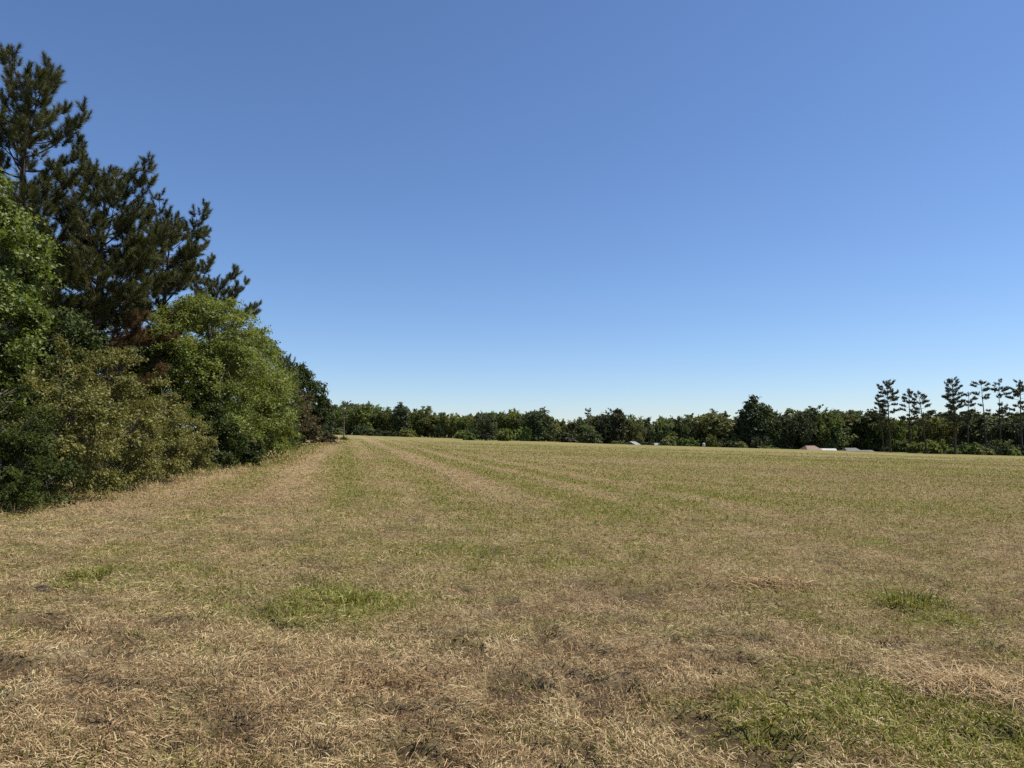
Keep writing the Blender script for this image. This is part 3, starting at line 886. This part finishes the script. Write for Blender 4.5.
# the rest of the front row and a row behind it
SHARED = {"far_leaf": "mid-green tree merging with its neighbours in the unbroken far treeline",
          "far_dark": "dark green tree merging with its neighbours in the unbroken far treeline",
          "far_light": "pale green tree merging with its neighbours in the unbroken far treeline"}
px = 334.0
while px < 1150:
    d = np.interp(px, [330, 420, 500, 700, 870, 1000, 1150], [232, 228, 216, 214, 214, 198, 190]) + rg.uniform(-5, 6)
    top = np.interp(px, TOPX, TOPY) + rg.choice([rg.uniform(0, 4), rg.uniform(1, 9)])
    kind = rg.choice(["round", "round", "tall", "loose", "loose"])
    mt = rg.choice(["far_leaf", "far_leaf", "far_dark", "far_light", "far_light"] if 480 < px < 880 else ["far_leaf", "far_light", "far_light", "far_light"])
    place_far(kind, rg.randrange(3), px, d, top, rg.uniform(.55, .95), rg.uniform(0, 6.28), SHARED[mt], "trees merging in the far treeline: " + mt.split("_")[1], mt)
    px += rg.uniform(5, 9.5)
px = 300.0
while px < 1160:
    d = np.interp(px, [330, 500, 700, 1000, 1150], [252, 238, 232, 220, 212]) + rg.uniform(-4, 8)
    top = np.interp(px, TOPX, TOPY) + rg.uniform(-1, 6)
    kind = rg.choice(["round", "tall", "loose"])
    mt = rg.choice(["far_leaf", "far_dark"])
    place_far(kind, rg.randrange(3), px, d, top, rg.uniform(.9, 1.2), rg.uniform(0, 6.28), SHARED[mt], "trees merging in the far treeline: " + mt.split("_")[1], mt)
    px += rg.uniform(10, 15)

# bushes at the foot of the treeline
bush0 = broadleaf("bush", (0, 0, 0), 401, [(0, 0, 1.0, 1.6, 1.4, .9), (.8, 0, .8, 1.2, 1.1, .8), (-.7, .1, 1.3, 1.0, 1.0, .8)], 1.2, .05, "far_light", 50, 50, (.30, .2), .4, limbs_n=5, parts=False, floor=.1)
first = True
BUSH = [(912, 176, 2.0, 1.3, "far_light", "bright green bush between the feet of the paired pines"), (932, 175, 2.6, 1.7, "far_light", "tallest bright green bush, left of the tallest pine's foot"), (1000, 176, 2.9, 1.7, "far_leaf", "tall green bush beneath the bare-trunked pine"),
        (470, 172, 1.7, 1.2, "far_light", "pale bush at the left foot of the forward dark round tree"), (505, 178, 2.3, 1.5, "far_light", "pale bush at the right foot of the forward dark round tree"),
        (950, 172, 1.0, 1.0, "far_light", "bright green bush at the foot of the tallest pine on the right"), (966, 174, 2.2, 1.4, "far_light", "tall bright green bush just right of the tallest pine's foot"),
        (984, 172, 1.5, 1.5, "far_leaf", "wide olive bush below the flat-topped pine"), (1012, 172, 1.3, 1.1, "far_light", "bright bush near the right picture edge below the last pine")]
for px, d, h, w, mt, lab in BUSH:
    o = bush0 if first else copy_tree(bush0)
    first = False
    o.location = at(px, d); o.scale = (w, w, h * .55 + .2); o.rotation_euler = (0, 0, rg.uniform(0, 6.28))
    for ch in o.children:
        if ch.name.startswith("crown"):
            ch.material_slots[0].link = "OBJECT"; ch.material_slots[0].material = M[mt]
    tag(o, lab, "bush", "bushes at the foot of the far treeline")
px = 338.0
while px < 1120:
    d = np.interp(px, [330, 420, 500, 700, 870, 1000, 1150], [222, 216, 202, 195, 195, 178, 174]) + rg.uniform(-3, 3)
    if not (626 < px < 639 or 651 < px < 661 or 699 < px < 707 or 803 < px < 866):
        o = copy_tree(bush0)
        h = rg.uniform(.4, 1.9) ; w = rg.uniform(.8, 2.0)
        o.location = at(px, d); o.scale = (w, w, h); o.rotation_euler = (0, 0, rg.uniform(0, 6.28))
        for ch in o.children:
            if ch.name.startswith("crown"):
                ch.material_slots[0].link = "OBJECT"; ch.material_slots[0].material = M[rg.choice(["far_leaf", "far_dark", "far_light"])]
        tag(o, "low bush lost among others along the foot of the far treeline", "bush", "low bushes under the treeline")
    px += rg.uniform(6, 34)

# tall thin pines on the right
def far_pine(seed, px, depth, top, crown_from, spread, label, lean=(0, 0), gap=.22, per=(1, 3), whorl=.62, girth=.20):
    H = height_for(px, depth, top)
    t = pine("pine_tree", at(px, depth), seed, H, crown_from, spread * 1.1, girth, whorl=whorl, n_per=34, needle=.32, axis_len=.42, width=.05, lean=lean, gap=gap,
             mat="far_needles", bark="far_bark", parts=False, rise=(-8, 36), top_round=.4, tuft_mul=1.35, per_whorl=per)
    return tag(t, label, "pine tree", "tall thin pines on the right")
far_pine(501, 889, 176, 380, .36, 3.0, "first tall pine from the left on the right side, dense narrow crown", gap=.12, per=(2, 3), lean=(-.5, 0))
far_pine(502, 882, 182, 395, .45, 2.0, "slim pine half hidden behind the dense narrow-crowned one", lean=(-.9, 0), girth=.14)
far_pine(503, 908, 178, 389, .45, 2.6, "left pine of the ragged close pair right of the narrow-crowned pine", gap=.2, lean=(.4, 0))
far_pine(504, 924, 172, 391, .40, 2.9, "right pine of the ragged close pair, drooping wide limbs", lean=(-1.2, 0), gap=.25)
far_pine(505, 953, 170, 377, .40, 2.6, "tallest pine on the right with a small tufted top and thick dark trunk", gap=.15, per=(2, 3), girth=.30, lean=(-.3, 0))
far_pine(506, 966, 178, 392, .55, 2.3, "short-topped pine close right of the tallest pine", lean=(.8, 0))
far_pine(507, 985, 176, 380, .55, 3.6, "flat-topped pine with wide bare horizontal limbs", gap=.35, whorl=.8, lean=(-.6, 0))
far_pine(508, 998, 180, 379, .62, 3.0, "pine with a bare straight trunk and crown only to the right at its top", lean=(.4, 0), gap=.4)
far_pine(509, 1020, 174, 379, .45, 3.2, "last pine at the right picture edge with layered limbs", gap=.2, lean=(.5, 0), girth=.24)
far_pine(510, 1002, 190, 402, .6, 2.4, "low pine crown showing behind the bare-trunked pine")
t = far_pine(511, 588, 236, 408, .80, 1.3, "lone spindly pine with two tufts above the middle of the treeline", gap=.1, whorl=.9)
t["group"] = "pines standing above the far treeline"

# ================================================================== BUILDINGS BEYOND THE FIELD
M["brick"] = noise_mat("old_brick", (.17, .09, .07), (.28, .16, .12), 4, .9, .2)
M["pink_roof"] = noise_mat("faded_pinkish_roof", (.15, .105, .085), (.24, .18, .145), 2, .9, .1)
M["white_metal"] = noise_mat("white_metal_sheet", (.30, .30, .29), (.48, .48, .47), 1.5, .6, .05)
M["grey_metal"] = noise_mat("dull_metal_sheet", (.15, .15, .15), (.28, .28, .28), 1.5, .6, .05)
M["grey_roof"] = noise_mat("grey_shingle_roof", (.10, .10, .105), (.17, .17, .175), 3, .95, .2)
M["siding"] = noise_mat("weathered_siding", (.20, .18, .15), (.32, .29, .25), 3, .85, .15)
M["dark_opening"] = noise_mat("dark_window_glass", (.02, .022, .025), (.04, .042, .045), 2, .15, .0, spec=.6)
M["white_trim"] = noise_mat("white_trim", (.6, .6, .58), (.75, .75, .73), 4, .6, .05)

def boxes(lst):
    V, Q, n = [], [], 0
    for x0, y0, z0, x1, y1, z1 in lst:
        V += [(x0, y0, z0), (x1, y0, z0), (x1, y1, z0), (x0, y1, z0), (x0, y0, z1), (x1, y0, z1), (x1, y1, z1), (x0, y1, z1)]
        Q += [(n, n + 3, n + 2, n + 1), (n + 4, n + 5, n + 6, n + 7), (n, n + 1, n + 5, n + 4), (n + 1, n + 2, n + 6, n + 5), (n + 2, n + 3, n + 7, n + 6), (n + 3, n, n + 4, n + 7)]
        n += 8
    return V, Q

def box_obj(name, lst, mat, parent):
    v, q = boxes(lst)
    return link(name, mesh_from(name, v, quads=q), M[mat], parent)

def gable_roof(w, d, z0, rise, over, hip=0.0, th=.14):
    x, y = w / 2 + over, d / 2 + over
    r = x - hip * x
    top = [(-x, -y, z0 + th), (x, -y, z0 + th), (x, y, z0 + th), (-x, y, z0 + th), (-r, 0, z0 + rise + th), (r, 0, z0 + rise + th)]
    bot = [(a, b, c - th) for a, b, c in top]
    V = top + bot
    F4 = [(0, 1, 5, 4), (2, 3, 4, 5), (1, 0, 6, 7), (3, 2, 8, 9), (2, 1, 7, 8), (0, 3, 9, 6), (6, 10, 11, 7), (8, 11, 10, 9)]
    F3 = [(1, 2, 5), (3, 0, 4), (7, 11, 8), (9, 10, 6)]
    return V, F4, F3

def house(name, px, depth, w, d, h, rise, wall, roof, label, cat, rz=0, hip=0, wins=2, door=True, chimney=False, top=445, open_front=False, group=None):
    x, y, z = at(px, depth)
    root = empty(name, (x, y, EYE + (HORIZON - top) / FPX * depth - h - rise - .14), rz)
    if open_front:
        box_obj("wall", [(-w / 2, d / 2 - .12, 0, w / 2, d / 2, h), (-w / 2, -d / 2, 0, -w / 2 + .12, d / 2 - .13, h), (w / 2 - .12, -d / 2, 0, w / 2, d / 2 - .13, h)], wall, root)
        for sx in (-1, 1):
            box_obj("post", [(sx * w * .2 - .07, -d / 2, 0, sx * w * .2 + .07, -d / 2 + .14, h - .004)], "white_trim", root)
    else:
        box_obj("wall", [(-w / 2, -d / 2, -.3, w / 2, d / 2, h)], wall, root)
        for k in range(wins):
            cx = -w / 2 + w * (k + .5) / max(wins, 1)
            if door and k == wins // 2: continue
            wn_ = box_obj("window", [(cx - .5, -d / 2 - .03, 1.0, cx + .5, -d / 2 - .004, 2.1)], "white_trim", root)
            box_obj("pane", [(cx - .43, -d / 2 - .05, 1.07, cx + .43, -d / 2 - .032, 2.03)], "dark_opening", wn_)
        if door:
            cx = -w / 2 + w * (wins // 2 + .5) / max(wins, 1)
            box_obj("door", [(cx - .5, -d / 2 - .04, 0, cx + .5, -d / 2 - .004, 2.1)], "white_trim", root)
    v, f4, f3 = gable_roof(w, d, h + .003, rise, .4, hip)
    r = link("roof", mesh_from("roof", v, quads=f4, tris=f3), M[roof], root)
    if chimney:
        box_obj("chimney", [(w * .2, -.35, h + rise * .5, w * .2 + .6, .25, h + rise + .7)], "brick", r)
    return tag(root, label, cat, group)

house("brick_house", 809, 202, 4.6, 4.6, 2.4, 1.5, "brick", "pink_roof", "low brick house with faded pink roof just over the field's crest", "house", rz=.25, hip=.45, wins=3, chimney=False, top=445.6)
house("open_shed", 826, 202, 3.7, 4.0, 2.0, .8, "siding", "white_metal", "open shed with bright white metal roof right of the pink-roofed house", "shed", rz=-.2, open_front=True, top=448.4)
house("grey_house", 849, 203, 4.0, 4.5, 2.3, 1.1, "siding", "grey_roof", "grey-roofed house in shade right of the white-roofed shed", "house", rz=.1, hip=.3, wins=3, top=447.8)
house("low_shed", 863, 203, 3.4, 3.5, 1.9, .5, "siding", "grey_roof", "long low weathered shed beside the grey-roofed house", "shed", rz=.0, wins=2, top=450)
house("pale_roofed_shed", 632, 204, 2.0, 3.2, 2.2, .9, "siding", "grey_metal", "small shed with white roof under the sky gap in the treeline", "shed", rz=.8, wins=1, door=False, top=441.4)
house("pale_roofed_shed", 656, 204, 1.7, 2.6, 1.8, .6, "siding", "grey_metal", "smaller pale-roofed shed right of the one under the sky gap", "shed", rz=.2, wins=1, door=False, top=443.0)

def propane_tank():
    x, y, z = at(703, 191)
    root = empty("propane_tank", (x, y, z))
    root.scale = (.6, .6, .62)
    n = 13
    zz = np.linspace(0, 1, n)
    prof = .62 * np.sqrt(np.clip(1 - (2 * zz - 1) ** 6, .0, 1)) + .02
    T = Tubes(); T.add(np.stack([np.zeros(n), np.zeros(n), .35 + 1.75 * zz], 1), prof, 14)
    link("tank_body", T.mesh("tank_body"), M["white_metal"], root)
    for a in range(3):
        ca, sa = math.cos(a * 2.09) * .42, math.sin(a * 2.09) * .42
        T = Tubes(); T.add(np.array([[ca, sa, -.1], [ca, sa, .25], [ca, sa, .5]]), [.05, .05, .05], 6)
        link("leg", T.mesh("leg"), M["grey_bark"], root)
    T = Tubes(); T.add(np.array([[0, 0, 2.05], [0, 0, 2.15], [0, 0, 2.22]]), [.14, .16, .10], 8)
    link("cap", T.mesh("cap"), M["white_metal"], root)
    tag(root, "small white upright tank at the foot of the broad rounded tree", "tank")
propane_tank()

# ================================================================== THINGS LYING IN THE FIELD
def clump_thing(name, px, py, seed, n, rad, hgt, length, width, mat, label, cat, pitch_mu, pitch_sd, tint_mu, flat=True, group=None):
    rng = np.random.default_rng(seed)
    x, y = ground_at(px, py)
    z = float(base_z(x, y) + bump_z(x, y))
    r = rad * np.sqrt(rng.random(n)) * (.6 + .5 * rng.random(n))
    a = rng.random(n) * 6.28
    X, Y = r * np.cos(a) * 1.25, r * np.sin(a) * .8
    Z = hgt * (1 - (r / rad) ** 2) * rng.random(n)
    az = rng.random(n) * 6.28 if flat else a + rng.normal(size=n) * .6
    pitch = pitch_mu + rng.normal(size=n) * pitch_sd
    L_ = length * (.4 + .8 * rng.random(n)); W_ = width * (.7 + .6 * rng.random(n))
    h = np.stack([np.cos(az), np.sin(az), np.zeros(n)], 1)
    d0 = h * np.cos(pitch)[:, None]; d0[:, 2] = np.sin(pitch)
    p1 = pitch - .5 - .5 * rng.random(n)
    d1 = h * np.cos(p1)[:, None]; d1[:, 2] = np.sin(p1)
    sv = np.stack([-np.sin(az), np.cos(az), rng.normal(size=n) * .5], 1) * (W_ * .5)[:, None]
    o = np.stack([X, Y, Z], 1)
    b = o + d0 * (L_ * .55)[:, None]; c = b + d1 * (L_ * .45)[:, None]
    c[:, 2] = np.maximum(c[:, 2], -.01)
    V = np.stack([o - sv, o + sv, b + sv * .9, b - sv * .9, c], 1).reshape(-1, 3)
    k = np.arange(n) * 5
    tt = np.clip(tint_mu + .4 * (rng.random(n) - .5), 0, 1)
    me = mesh_from(name, V, quads=np.stack([k, k + 1, k + 2, k + 3], 1), tris=np.stack([k + 3, k + 2, k + 4], 1), attrs={"tint": ("FACE", np.concatenate([tt, tt]))})
    ob = link(name, me, M[mat])
    ob.location = (x, y, z)
    return tag(ob, label, cat, group)

clump_thing("hay_clump", 962, 690, 71, 900, .42, .09, .30, .0045, "straw", "grey-tan heap of loose hay lying on the green patch at the lower right", "hay", .12, .25, .58)
clump_thing("hay_clump", 770, 585, 72, 500, .45, .07, .26, .007, "straw", "dull brown hay clump in the middle distance left of the weed tuft", "hay", .12, .25, .42)
clump_thing("hay_clump", 375, 682, 73, 420, .30, .06, .24, .004, "straw", "small brown hay clump in the bare straw at the lower middle", "hay", .12, .25, .35)
clump_thing("weed_tuft", 903, 606, 74, 170, .30, .02, .20, .009, "grass", "green weed tuft standing taller than the stubble at the right", "weed", 1.0, .3, .35, False)
clump_thing("weed_tuft", 102, 578, 75, 110, .26, .02, .13, .012, "grass", "small green weed tuft right of the dark clod at the left", "weed", .9, .35, .5, False)
clump_thing("weed_tuft", 352, 600, 76, 190, .32, .02, .11, .011, "grass", "bright green weed tuft in the green patch left of centre", "weed", .9, .35, .6, False)

def clod(px, py, seed, size, label):
    rng = np.random.default_rng(seed)
    x, y = ground_at(px, py)
    import bmesh
    bm = bmesh.new()
    bmesh.ops.create_icosphere(bm, subdivisions=4, radius=1)
    for v in bm.verts:
        p = v.co
        k = .65 + .7 * float(fbm(p.x * 1.7 + 9 + seed, p.y * 1.7 + p.z * 2.3 + 4, seed, 4))
        v.co = (p.x * size * k * 1.3, p.y * size * k * .9, max(p.z, -.3) * size * .75 * k)
    me = bpy.data.meshes.new("clod"); bm.to_mesh(me); bm.free()
    o = link("clod", me, M["soil"])
    o.location = (x, y, float(base_z(x, y) + bump_z(x, y)) - .015)
    return tag(o, label, "clod", "dark clods of earth in the field")
M["soil"] = noise_mat("dark_soil", (.022, .017, .014), (.07, .052, .04), 30, .95, .9)
clod(51, 590, 81, .065, "dark earth clod in the dry grass at the left, largest of the clods")
clod(22, 613, 82, .04, "small dark earth clod left of and nearer than the largest one")
